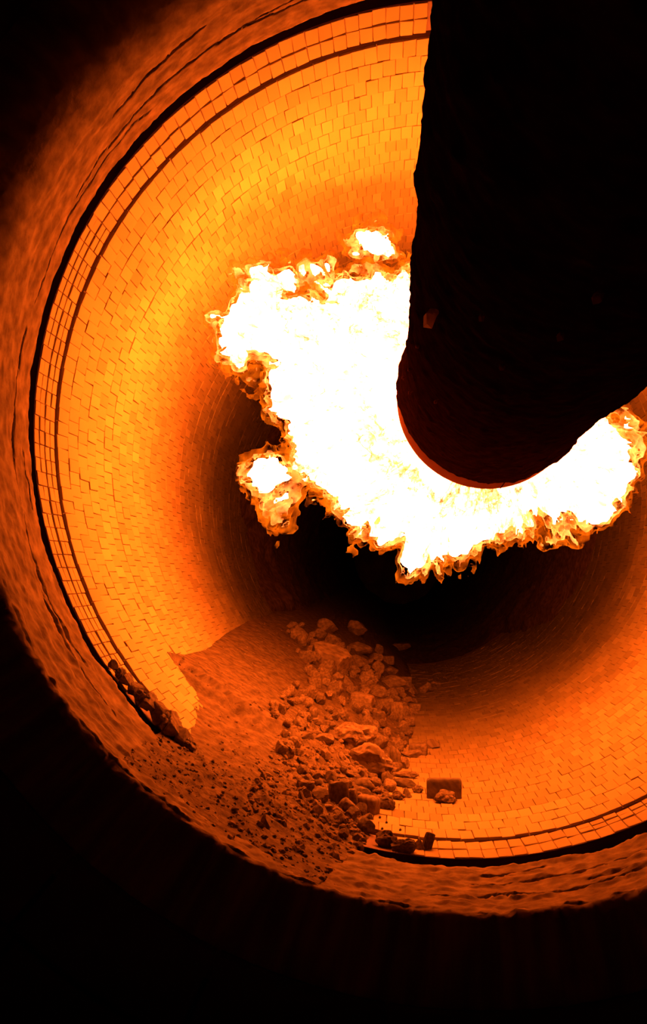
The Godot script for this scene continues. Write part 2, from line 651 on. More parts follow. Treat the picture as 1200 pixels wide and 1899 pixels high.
# ---------------------------------------------------------------- burner pipe
func burner() -> void:
	var o := root_node("burner_pipe")
	tag(o, "massive dark burner pipe with a rough crusted coat, running into the kiln", "burner pipe")
	var c := Vector3(0.1896, 0.2126, 0)
	o.position = c
	var zs := []
	var z := 9.49
	while z > 5.2:
		zs.append(z)
		z -= 0.12
	while z > 0.7:
		zs.append(z)
		z -= 0.03
	while z > -0.1:
		zs.append(z)
		z -= 0.012
	var n := 300
	var p := PackedVector3Array()
	for zz in zs:
		var prof := table(zz, [-0.1, -0.06, 0.0, 0.1, 0.22, 0.36, 0.6, 1.0], [0.452, 0.466, 0.473, 0.474, 0.466, 0.452, 0.443, 0.438])
		for j in n:
			var t := TAU1 * j / n
			var d := Vector3(cos(t), sin(t), 0)
			var twist: float = zz * 0.6 + t * 0.05
			var b := nz.get_noise_3d(d.x * 1.1, d.y * 1.1, zz * 1.3) * 0.016
			b += nz.get_noise_3d(d.x * 1.3 + 7.0, d.y * 1.3, twist * 5.0) * 0.006
			b += maxf(0.0, nz.get_noise_3d(d.x * 4.0, d.y * 4.0, zz * 8.0 + 3.0) - 0.15) * 0.02
			b += nz.get_noise_3d(d.x * 12.0, d.y * 12.0, zz * 16.0) * 0.0025
			p.append(d * (prof + b) + Vector3(0, 0, zz))
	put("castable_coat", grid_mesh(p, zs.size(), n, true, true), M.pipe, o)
	put("nozzle_ring", swept([Vector2(-0.05, 0.40), Vector2(-0.05, 0.458), Vector2(-0.38, 0.476), Vector2(-0.42, 0.468), Vector2(-0.42, 0.36), Vector2(-0.2, 0.36), Vector2(-0.2, 0.0)], 0, 360, 96, Vector3.ZERO, true), M.nozzle, o).set_meta("label", "bare brown ring at the pipe tip")
	put("weld_seam", swept([Vector2(-0.10, 0.44), Vector2(-0.10, 0.466), Vector2(-0.37, 0.479), Vector2(-0.40, 0.44)], -83, -82.2, 2, Vector3.ZERO, true), M.pipe, o)
	# lighter spalled flakes standing out of the crust
	for f in [[-150.9, 2.74, 0.075, 0.018], [-131.6, 3.3, 0.02, 0.01], [-108.3, 3.9, 0.03, 0.014], [-110.0, 3.52, 0.026, 0.012], [-119.7, 2.95, 0.02, 0.012], [-163.3, 1.34, 0.02, 0.01], [-173.9, 0.63, 0.018, 0.01], [-139.4, 1.62, 0.014, 0.008], [-157.3, 2.07, 0.02, 0.008], [-160.0, 0.9, 0.02, 0.01]]:
		var g := put("loose_flake", stone_mesh("wedge", 1), M.chip if f[2] > 0.05 else M.scab, o)
		var tf := frame_at(f[0], f[1], 0.452)
		g.transform = Transform3D(tf.basis * Basis.from_scale(Vector3(f[3] * 1.4, 0.05 if f[2] > 0.05 else 0.02, f[2] * 2.6)), tf.origin)


# ---------------------------------------------------------------- heap of dust and rubble
func heap_u(z: float) -> float:
	return table(z, [-24, -10, -7, -5.3, -3.7, -2.3, -1.5, -1.07, -1.0, -0.78, -0.47, 0.05, 0.36, 1.4], [-150, -147, -145.2, -145.4, -144.3, -142.4, -143.0, -144.6, -140.1, -136.2, -133.4, -131, -134, -134])


func heap_l(z: float) -> float:
	return table(z, [-24, -15.8, -10.9, -7.4, -4.7, -3, -1.8, -1, -0.26, 0.1, 0.5, 1.4], [-98, -95, -92, -91.5, -94, -96.5, -98.5, -99.5, -103.5, -103, -104, -108])


func heap_r(th: float, z: float) -> float:
	var u := heap_u(z)
	var l := heap_l(z)
	if th <= u or th >= l:
		return R + 0.02
	var f := table(z, [-24, -8, -6, -1.5, 0, 0.5, 0.9, 1.2, 1.4], [1.5, 1.5, 1.1, 1.1, 0.9, 0.7, 0.4, -0.05, -0.3])
	var h := deg_to_rad(l - u) / 2.0
	return R - f * (R - R * cos(h) / cos(deg_to_rad(th - (u + l) / 2.0)))


func heap_point(th: float, z: float) -> Vector3:
	var t := deg_to_rad(th)
	var d := Vector3(cos(t), sin(t), 0)
	var r := heap_r(th, z)
	var inside := smoothstep(R + 0.01, R - 0.05, r)
	var arc := th * 0.0349
	# gritty below and in the throat, smooth dust above
	var grit := clampf(smoothstep(-124.0, -112.0, th) + smoothstep(0.1, 0.5, z), 0.0, 1.0)
	var b := nz.get_noise_3d(arc * 1.6, z * 1.3, 50.0) * 0.03 + nz.get_noise_3d(arc * 5.0, z * 5.0, 60.0) * 0.012
	b += grit * (maxf(0.0, nz.get_noise_3d(arc * 9.0, z * 9.0, 70.0)) * 0.035 + nz.get_noise_3d(arc * 20.0, z * 20.0, 80.0) * 0.008)
	b += (1.0 - grit) * nz.get_noise_3d(arc * 30.0, z * 22.0, 90.0) * 0.006
	# a small scarp where the dust slid down towards the mouth
	var line := table(th, [-146, -140, -132, -124], [-1.02, -1.25, -1.15, -0.9]) + 0.1 * nz.get_noise_2d(th * 0.5, 3.0)
	if th < -122.0 and z > line:
		b -= 0.035 * smoothstep(0.0, 0.06, z - line) * smoothstep(-0.2, -0.7, z) * smoothstep(-122.0, -128.0, th)
	return d * (r - b * inside) + Vector3(0, 0, z)


func heap() -> void:
	var zs := []
	var z := 1.26
	while z > -2.6:
		zs.append(z)
		z -= 0.014
	while z > -40.0:
		zs.append(z)
		z -= 0.014 + (-2.6 - z) * 0.03
	var p := PackedVector3Array()
	var cols := 150
	for zz in zs:
		var u := heap_u(zz) - 0.8
		var l := heap_l(zz) + 0.8
		for j in cols:
			p.append(heap_point(lerpf(u, l, float(j) / (cols - 1)), zz))
	var o := put("dust_heap", grid_mesh(p, zs.size(), cols, true, false, true), M.dust)
	tag(o, "sloping heap of fine clinker dust along the lower left kiln wall", "dust heap", "", "stuff")
	# loose grit on it, far too much to count
	var where := []
	var colours := PackedColorArray()
	for i in 5200:
		var zz := 1.2 - pow(rng.randf(), 0.9) * 3.0 if i < 3600 else -rng.randf() * 7.0
		var u := heap_u(zz)
		var l := heap_l(zz)
		var q := 1.0 - pow(rng.randf(), 1.7)
		var th := lerpf(u + 1.0, l + 0.6, q)
		if zz > 0.3:
			th = lerpf(-136.0, -104.0, rng.randf())
		elif th < -120.0 and rng.randf() < 0.75:
			continue
		var s := 0.005 + 0.02 * pow(rng.randf(), 3.0)
		if th < -120.0:
			s *= 0.6
		var c := heap_point(th, zz)
		where.append(Transform3D(Basis.from_euler(Vector3(rng.randf() * TAU1, rng.randf() * TAU1, rng.randf() * TAU1)).scaled(Vector3.ONE * s * 1.6), c))
		var g := rng.randf_range(0.65, 1.05)
		colours.append(Color(0.22 * g, 0.15 * g, 0.02 * g))
	var gm := mat("grit", Color(1, 1, 1), 0.95, 0.0, 1.0, false)
	gm.vertex_color_use_as_albedo = true
	var gr := multi("loose_grit", stone_mesh("grit", 1), gm, where, colours)
	tag(gr, "countless small lumps of grit strewn over the dust heap and throat", "grit", "", "stuff")


func stone_mat(tone: float) -> Material:
	var k := snappedf(tone, 0.1)
	if not M.stone.has(k):
		M.stone[k] = mat("clinker_stone", Color(0.28, 0.2, 0.03) * k, 0.95, 0.0, 0.6)
	return M.stone[k]


# ---------------------------------------------------------------- stones that can be told apart
func stones() -> void:
	# kind, category, label, centre, width, height, depth, turn, roll, tone
	var list := [
		["slab", "boulder", "largest flat-topped slab boulder lying tilted high on the rubble heap", -0.88, -1.471, -5.106, 0.362, 0.233, 0.322, -0.2, -0.32, 1.3],
		["rock", "boulder", "pale ridge-shaped boulder just behind the largest flat-topped slab", -0.664, -1.527, -7.572, 0.269, 0.135, 0.214, 0, 0, 1],
		["rock", "boulder", "rounded boulder on the heap crest right of the pale ridge-shaped boulder", -0.487, -1.641, -7.682, 0.166, 0.113, 0.149, 0, 0, 1],
		["rock", "boulder", "upright egg-shaped boulder behind the loaf-shaped boulder", -0.46, -1.688, -6.825, 0.141, 0.148, 0.127, 0, 0, 1],
		["rock", "boulder", "blocky boulder touching the right end of the largest slab", -0.66, -1.594, -6.533, 0.182, 0.127, 0.163, 0, 0, 1],
		["rock", "stone", "small stone tucked under the right end of the largest slab", -0.672, -1.63, -5.894, 0.105, 0.083, 0.094, 0, 0, 1],
		["block", "brick", "dark-faced cube of brick half sunk in dust below the largest slab", -0.909, -1.539, -3.396, 0.097, 0.08, 0.087, 0.3, 0, 0.9],
		["rock", "stone", "pale stone leaning on the dark-faced cube of brick", -0.841, -1.569, -3.707, 0.083, 0.083, 0.074, 0, 0, 1],
		["rock", "stone", "cracked stone between the largest slab and the bright brick", -0.776, -1.584, -4.325, 0.114, 0.108, 0.102, 0, 0, 1],
		["wedge", "stone", "wedge stone with a dark crack above the bright brick", -0.703, -1.625, -4.522, 0.116, 0.102, 0.104, 0, 0, 1],
		["rock", "boulder", "long loaf-shaped boulder overhanging the right foot of the heap", -0.293, -1.809, -6.385, 0.348, 0.171, 0.19, 0, -0.22, 1],
		["block", "brick", "square broken brick lying behind the loaf-shaped boulder", -0.162, -1.889, -7.768, 0.144, 0.076, 0.115, 0, 0, 1],
		["wedge", "stone", "wedge stone under the right tip of the loaf-shaped boulder", -0.103, -1.927, -7.092, 0.127, 0.123, 0.114, 0, 0, 1],
		["rock", "stone", "angular stone alone on the far brick floor, left of a flat one", 0.065, -1.95, -7.45, 0.163, 0.136, 0.13, 0, 0, 1],
		["rock", "stone", "farthest flat stone on the brick floor, at the edge of the dark", 0.185, -1.965, -8.101, 0.143, 0.078, 0.114, 0, 0, 1],
		["block", "brick", "bright long brick lying tilted on top of the heap", -0.555, -1.725, -3.915, 0.178, 0.11, 0.107, -0.25, -0.2, 1.4],
		["block", "brick", "tall brick standing on end at the foot of the heap", -0.275, -1.858, -4.195, 0.101, 0.182, 0.071, 0.1, 0, 1],
		["block", "brick", "broken brick leaning against the tall standing brick", -0.375, -1.821, -4.452, 0.138, 0.11, 0.11, 0.3, 0.1, 0.95],
		["block", "brick", "short upright brick right of the tall standing brick", -0.202, -1.917, -4.859, 0.071, 0.104, 0.063, 0.1, 0, 0.95],
		["block", "brick", "low brick lying in front of the short upright brick", -0.182, -1.952, -4.464, 0.124, 0.075, 0.099, 0, 0, 1],
		["rock", "stone", "jagged flat stone lying on the bricks below the loaf-shaped boulder", -0.16, -1.932, -5.864, 0.173, 0.094, 0.138, 0, 0, 1],
		["block", "brick", "small brick end right of the jagged flat stone", -0.099, -1.971, -5.664, 0.113, 0.08, 0.102, 0, 0, 1],
		["block", "brick", "small dark brick standing left of the smooth round stone", -0.217, -1.963, -3.27, 0.055, 0.069, 0.05, 0, 0, 0.55],
		["block", "brick", "pale rectangular brick touching the smooth round stone", -0.129, -1.966, -2.841, 0.13, 0.093, 0.116, -0.1, 0, 1],
		["rock", "stone", "flat rough stone in front of the pale rectangular brick", -0.182, -1.971, -2.648, 0.157, 0.069, 0.094, 0, 0, 1],
		["round", "stone", "smooth round stone on the brick floor right of the heap", -0.022, -1.975, -3.17, 0.124, 0.081, 0.098, 0, 0, 1],
		["rock", "stone", "stubby stone right of the overhanging pale boulder", -0.231, -1.957, -2.139, 0.063, 0.086, 0.057, 0, 0, 1],
		["crumb", "boulder", "large pale crumbly boulder in the middle of the heap, upper lump", -0.546, -1.751, -1.758, 0.279, 0.215, 0.221, 0, 0, 1.3],
		["crumb", "boulder", "largest pale crumbly boulder, low in the middle of the heap", -0.452, -1.821, -1.358, 0.293, 0.212, 0.203, 0, -0.3, 1.3],
		["rock", "boulder", "pale boulder with a dark hollow underside beside the crumbly one", -0.302, -1.907, -2.009, 0.087, 0.17, 0.069, 0, 0, 1.05],
		["wedge", "brick", "dark-fronted brick chunk below the left edge of the crumbly boulder", -0.595, -1.806, -0.944, 0.092, 0.077, 0.073, 0.2, 0, 1],
		["wedge", "stone", "pale slanted stone on top of the dark-fronted brick chunk", -0.608, -1.772, -1.085, 0.1, 0.075, 0.079, 0, 0, 1],
		["block", "brick", "flat slab of brick standing upright in the lower heap", -0.587, -1.83, -0.21, 0.1, 0.145, 0.035, 0.35, 0.05, 0.9],
		["rock", "stone", "stone resting on top of the upright slab of brick", -0.617, -1.824, -0.687, 0.102, 0.067, 0.081, 0, 0, 1],
		["block", "brick", "tilted grey brick wedged beside the upright slab of brick", -0.528, -1.876, -0.41, 0.066, 0.092, 0.046, -0.3, 0.2, 0.85],
		["roundblock", "brick", "round-edged brick with a lit top at the foot of the heap", -0.447, -1.918, -0.426, 0.12, 0.103, 0.095, -0.35, -0.12, 1.05],
		["rock", "stone", "ball-shaped stone left of the round-edged brick", -0.523, -1.893, -0.061, 0.083, 0.075, 0.075, 0, 0, 0.8],
		["rock", "stone", "small upright stone just in front of the round-edged brick", -0.477, -1.916, -0.308, 0.063, 0.076, 0.056, 0, 0, 0.85],
		["rock", "stone", "lowest small stone in front of the round-edged brick", -0.44, -1.94, -0.246, 0.052, 0.043, 0.047, 0, 0, 0.85],
		["crumb", "stone", "rough cindery stone casting a shadow on the brick floor", -0.35, -1.937, -0.605, 0.108, 0.101, 0.075, 0, -0.4, 0.9],
		["crumb", "stone", "cindery stone behind the one casting a shadow on the floor", -0.281, -1.961, -0.958, 0.079, 0.064, 0.07, 0, 0, 0.85],
		["wedge", "brick", "broken brick wedge beside the second cindery stone", -0.23, -1.966, -1.074, 0.056, 0.064, 0.051, 0, 0, 0.9],
		["crumb", "stone", "small crumbly stone left of the upright dark-fronted brick", -0.165, -1.977, -1.262, 0.068, 0.055, 0.061, 0, 0, 1],
		["rock", "stone", "long dark flat stone left of the upright dark-fronted brick", -0.238, -1.966, -1.39, 0.149, 0.063, 0.067, 0, -0.15, 0.7],
		["crumb", "stone", "long thin rough stone behind the long dark flat one", -0.236, -1.971, -1.752, 0.174, 0.051, 0.069, 0, 0, 1],
		["crumb", "boulder", "hollow curved chunk at the foot of the crumbly boulder", -0.344, -1.921, -1.249, 0.072, 0.11, 0.057, 0, 0, 0.85],
		["rock", "boulder", "broad boulder in front of the crumbly boulder", -0.474, -1.882, -0.817, 0.131, 0.092, 0.104, 0, 0, 0.95],
		["rock", "stone", "stone between the broad boulder and the hollow curved chunk", -0.412, -1.902, -1.036, 0.073, 0.072, 0.066, 0, 0, 1],
		["rock", "stone", "slanted stone above the round-edged brick", -0.481, -1.897, -0.706, 0.097, 0.056, 0.077, 0, 0, 0.95],
		["slabup", "brick", "dark-fronted brick standing upright alone on the brick floor", -0.017, -1.953, -1.119, 0.193, 0.131, 0.058, 0.02, 0, 0.75],
		["crumb", "stone", "round knobbly stone in front of the upright dark-fronted brick", -0.015, -1.973, -0.99, 0.126, 0.092, 0.113, 0, 0, 1],
		["rock", "boulder", "dark boulder at the lower right edge of the dust", -0.444, -1.926, 0.052, 0.088, 0.079, 0.079, 0, 0, 0.6],
		["crumb", "boulder", "jagged clinker chunk lying over the brick ring gap", -0.342, -1.948, 0.237, 0.107, 0.08, 0.074, 0, 0, 0.7],
		["crumb", "boulder", "biggest broken chunk lying on the ring of nose bricks", -0.264, -1.961, 0.314, 0.121, 0.074, 0.072, 0, 0, 0.85],
		["wedge", "brick", "brick fragment with one lit face beside the biggest broken chunk", -0.185, -1.972, 0.231, 0.052, 0.061, 0.041, 0.4, 0, 1.1],
		["block", "brick", "dark leaning brick piece at the end of the nose ring gap", -0.148, -1.965, 0.206, 0.048, 0.086, 0.024, 0.5, -0.35, 0.55],
		["wedge", "stone", "dark pointed stone at the lower left of the small rubble", -0.754, -1.783, 0.101, 0.047, 0.062, 0.042, 0, 0, 0.75],
		["wedge", "stone", "lone dark pyramid-shaped stone on the smooth dust slope", -0.939, -1.691, 0.078, 0.039, 0.05, 0.035, 0.4, 0, 0.65],
		["wedge", "stone", "small dark stone right of the lone pyramid-shaped one", -0.893, -1.72, 0.008, 0.031, 0.033, 0.028, 0.2, 0, 0.7],
		["rock", "stone", "broad knobbly stone above the dark pointed stone", -0.75, -1.775, -0.154, 0.087, 0.082, 0.078, 0, 0, 1],
		["rock", "stone", "tilted flat-faced stone at the top left of the small rubble", -0.863, -1.604, -1.273, 0.098, 0.086, 0.078, 0.2, -0.5, 1],
		["rock", "stone", "dark-undersided flat stone below the tilted flat-faced one", -0.826, -1.648, -1.088, 0.121, 0.053, 0.084, 0, 0, 0.85],
		["rock", "stone", "wide angular stone touching the left side of the crumbly boulder", -0.719, -1.695, -1.301, 0.116, 0.082, 0.092, 0, 0, 1],
		["rock", "stone", "dark-bellied stone at the upper left of the crumbly boulder", -0.721, -1.694, -2.033, 0.077, 0.051, 0.069, 0, 0, 0.85],
		["rock", "stone", "mid-sized lumpy stone left of the stone on the upright slab", -0.695, -1.792, -0.605, 0.077, 0.055, 0.069, 0, 0, 1],
		["rock", "stone", "round knob of stone near the dust edge of the rubble", -0.793, -1.746, -0.499, 0.053, 0.053, 0.047, 0, 0, 1],
		["block", "brick", "small bright-topped brick bit below the upright slab", -0.637, -1.848, 0.039, 0.053, 0.04, 0.047, 0.5, 0, 1.15],
		["wedge", "stone", "flat-faced stone jutting from the dark gritty dust", -0.854, -1.756, 0.82, 0.05, 0.069, 0.04, 0.3, 0, 1],
		["rock", "boulder", "hazy boulder on the far heap, left of the dark hollow", -1.037, -1.295, -7.859, 0.229, 0.183, 0.205, 0, 0, 1],
		["rock", "boulder", "half-buried boulder at the far left of the heap", -1.211, -1.306, -5.797, 0.182, 0.156, 0.163, 0, 0, 1],
		["rock", "boulder", "boulder standing directly behind the left end of the largest slab", -0.936, -1.407, -6.938, 0.178, 0.153, 0.16, 0, 0, 1],
		["rock", "boulder", "far dim boulder above the pale ridge-shaped boulder", -0.744, -1.404, -9.563, 0.249, 0.231, 0.222, 0, 0, 1],
		["rock", "boulder", "dim boulder in the dark right of the pale ridge-shaped boulder", -0.465, -1.626, -8.905, 0.107, 0.14, 0.096, 0, 0, 0.8],
		["rock", "boulder", "long dim boulder in the darkness above the loaf-shaped boulder", -0.186, -1.9, -14.097, 0.365, 0.144, 0.218, 0, 0, 0.8],
		["block", "brick", "dim square block in the dark right of the rounded boulder", -0.347, -1.73, -8.643, 0.129, 0.105, 0.116, 0, 0, 0.8],
		["rock", "stone", "dim stone just left above the loaf-shaped boulder", -0.321, -1.768, -7.401, 0.151, 0.111, 0.135, 0, 0, 0.9],
		["rock", "boulder", "broad smooth boulder left under the loaf-shaped boulder", -0.45, -1.759, -5.031, 0.183, 0.122, 0.145, 0, 0, 1],
		["rock", "stone", "flat-sided stone tucked under the loaf-shaped boulder", -0.314, -1.831, -5.528, 0.146, 0.127, 0.131, 0, 0, 0.85],
	]
	for s in list:
		var w: float = s[6]
		var mesh := stone_mesh(s[0], 4 if w > 0.11 else 3)
		var called: String = s[1]
		var o := put(called if called != "brick" else "loose_brick", mesh, stone_mat(s[11]))
		o.position = Vector3(s[3], s[4], s[5])
		marked.append([o.position, w * 1.1])
		o.basis = Basis.from_euler(Vector3(0, s[9], s[10])) * Basis.from_scale(Vector3(w, s[7], s[8]) * 1.04)
		tag(o, s[2], "brick" if called == "brick" else called)


# ---------------------------------------------------------------- the many stones of the heap
func rubble() -> void:
	var pool := []
	for i in 10:
		pool.append(stone_mesh("rock" if i < 7 else "crumb" if i < 9 else "wedge", 3))
	var made := 0
	var spots := marked.duplicate()
	var tries := 0
	while made < 240 and tries < 40000:
		tries += 1
		var z := 0.42 - pow(rng.randf(), 1.25) * 7.6
		var l := heap_l(z)
		var edge := table(z, [-7.5, -6.5, -5, -4, -1.3, -0.77, -0.4, -0.05, 0.24, 0.42], [-140, -138, -131, -125.5, -125.0, -120, -118, -116, -110, -106])
		var q := rng.randf()
		var th := lerpf(edge, l + 0.4, q)
		var far := clampf((0.4 - z) / 5.0, 0.0, 1.0)
		var s := rng.randf_range(0.031, 0.06) * (1.0 + 0.9 * far) * (1.0 if rng.randf() < 0.7 else 1.5)
		var c := heap_point(th, z)
		var close := false
		for k in spots:
			if c.distance_to(k[0]) < (s + k[1]) * 0.42:
				close = true
				break
		if close:
			continue
		spots.append([c, s])
		var o := put("rubble_stone", pool[rng.randi() % 10], stone_mat(clampf(rng.randfn(0.97, 0.1), 0.7, 1.2)))
		o.position = c + Vector3(0.04, 0.3, 0.0) * s
		o.basis = Basis.from_euler(Vector3(rng.randf() * TAU1, rng.randf() * TAU1, rng.randf() * TAU1)) * Basis.from_scale(Vector3(1.0, rng.randf_range(0.65, 1.0), rng.randf_range(0.7, 1.1)) * s)
		if z > -1.7:
			tag(o, "small angular stone in the dense rubble at the near foot of the heap", "stone", "near rubble stones")
		elif z > -4.5:
			tag(o, "small stone in the rubble band around the bright brick and crumbly boulders", "stone", "middle rubble stones")
		else:
			tag(o, "fist-sized stone in the dim far rubble around the largest slab", "stone", "far rubble stones")
		made += 1
	# clinker stuck in the gap before the nose ring
	for k in 12:
		var f := k / 11.0
		var th := lerpf(215.0, 231.5, f)
		var t := deg_to_rad(th)
		var big := 0.05 + 0.085 * f * (1.0 - 0.75 * smoothstep(0.72, 1.0, f)) * rng.randf_range(0.7, 1.25)
		var r := 2.0 - 0.012 - 0.2 * big
		var o := put("clinker_lump", stone_mesh(["rock", "crumb", "wedge"][k % 3], 4), stone_mat([0.8, 0.9, 1.0][k % 3]))
		o.position = Vector3(cos(t) * r, sin(t) * r, 0.36 - 0.5 * big + rng.randf_range(-0.02, 0.02))
		o.basis = Basis.from_euler(Vector3(0, 0, t)) * Basis.from_euler(Vector3(rng.randf_range(-0.6, 0.6), rng.randf_range(-0.4, 0.4), 0)) * Basis.from_scale(Vector3(big * 0.9, big * 1.1, big * 1.5))
		tag(o, "dark crusted clinker lump stuck in the gap where nose bricks broke away", "clinker", "clinker lumps in the gap")
	# specks on the brick floor
	for q in [[-101.0, -0.32], [-100.0, -0.22], [-98.0, -0.1], [-100.6, -0.05], [-102.0, -0.02]]:
		var t := deg_to_rad(q[0])
		var o := put("pebble", pool[0], stone_mat(0.5))
		o.position = Vector3(cos(t) * 1.992, sin(t) * 1.992, q[1])
		o.scale = Vector3.ONE * 0.014
		tag(o, "tiny dark pebble alone on the bricks before the narrow slot", "pebble", "pebbles on the brick floor")


# ---------------------------------------------------------------- the flame
func flame() -> void:
	var balls := [
		Vector4(0.187, 0.216, -0.324, 0.463), Vector4(0.052, 0.193, -0.674, 0.444), Vector4(-0.333, 0.488, -1.174, 0.477), Vector4(-0.432, 0.192, -1.374, 0.474), Vector4(-0.572, 0.619, -1.174, 0.318), Vector4(-0.813, 0.687, -1.174, 0.254), Vector4(-1.029, 0.734, -1.074, 0.188), Vector4(-1.161, 0.636, -0.974, 0.124), Vector4(-0.755, 0.476, -1.274, 0.226), Vector4(-0.695, 0.194, -1.374, 0.229), Vector4(-0.567, -0.062, -1.474, 0.238), Vector4(-0.335, -0.097, -1.474, 0.331), Vector4(-0.431, 0.821, -1.374, 0.202), Vector4(-0.25, 0.935, -1.374, 0.163), Vector4(-0.436, -0.29, -1.574, 0.201), Vector4(-0.17, -0.313, -1.474, 0.215), Vector4(0.018, -0.276, -1.274, 0.274), Vector4(0.242, -0.272, -1.074, 0.235), Vector4(0.479, -0.218, -0.974, 0.223), Vector4(0.694, -0.135, -0.874, 0.219), Vector4(0.827, -0.129, -0.774, 0.156), Vector4(0.814, 0.036, -0.774, 0.126), Vector4(0.915, -0.189, -0.774, 0.078), Vector4(-0.027, -0.53, -1.374, 0.078), Vector4(-0.188, -0.61, -1.474, 0.046), Vector4(0.233, -0.456, -1.174, 0.095), Vector4(0.427, -0.429, -1.074, 0.081), Vector4(-0.566, 1.045, -1.474, 0.086), Vector4(-1.148, 0.967, -1.274, 0.048), Vector4(-1.06, 1.055, -1.374, 0.056), Vector4(-0.935, 1.118, -1.474, 0.056), Vector4(-0.83, 1.245, -1.674, 0.058), Vector4(-0.708, 1.321, -1.774, 0.059), Vector4(-0.578, 1.402, -1.874, 0.063), Vector4(-0.439, 1.477, -1.974, 0.064), Vector4(-0.289, 1.5, -1.974, 0.06), Vector4(-1.227, 0.768, -1.074, 0.05), Vector4(-1.246, 0.624, -1.074, 0.05), Vector4(-0.733, 0.997, -1.474, 0.046), Vector4(-0.214, 1.149, -1.574, 0.08),
	]
	fire("flame", "huge white-hot flame with ragged orange edges roaring out behind the burner tip", balls, Vector3(-1.45, -0.85, -2.4), Vector3(1.2, 1.75, -0.25), 0.24)
	fire("flame_tuft", "small ragged tuft of flame torn loose below the left side of the big flame", [
		Vector4(-1.057, -0.118, -1.374, 0.111), Vector4(-0.991, -0.184, -1.374, 0.098), Vector4(-1.163, -0.117, -1.374, 0.052), Vector4(-1.007, -0.283, -1.374, 0.065), Vector4(-1, -0.365, -1.374, 0.026), Vector4(-0.892, -0.135, -1.374, 0.052), Vector4(-1.008, -0.003, -1.374, 0.046), Vector4(-0.81, -0.086, -1.374, 0.039),
	], Vector3(-1.25, -0.65, -1.9), Vector3(-0.5, 0.2, -0.9), 0.15)


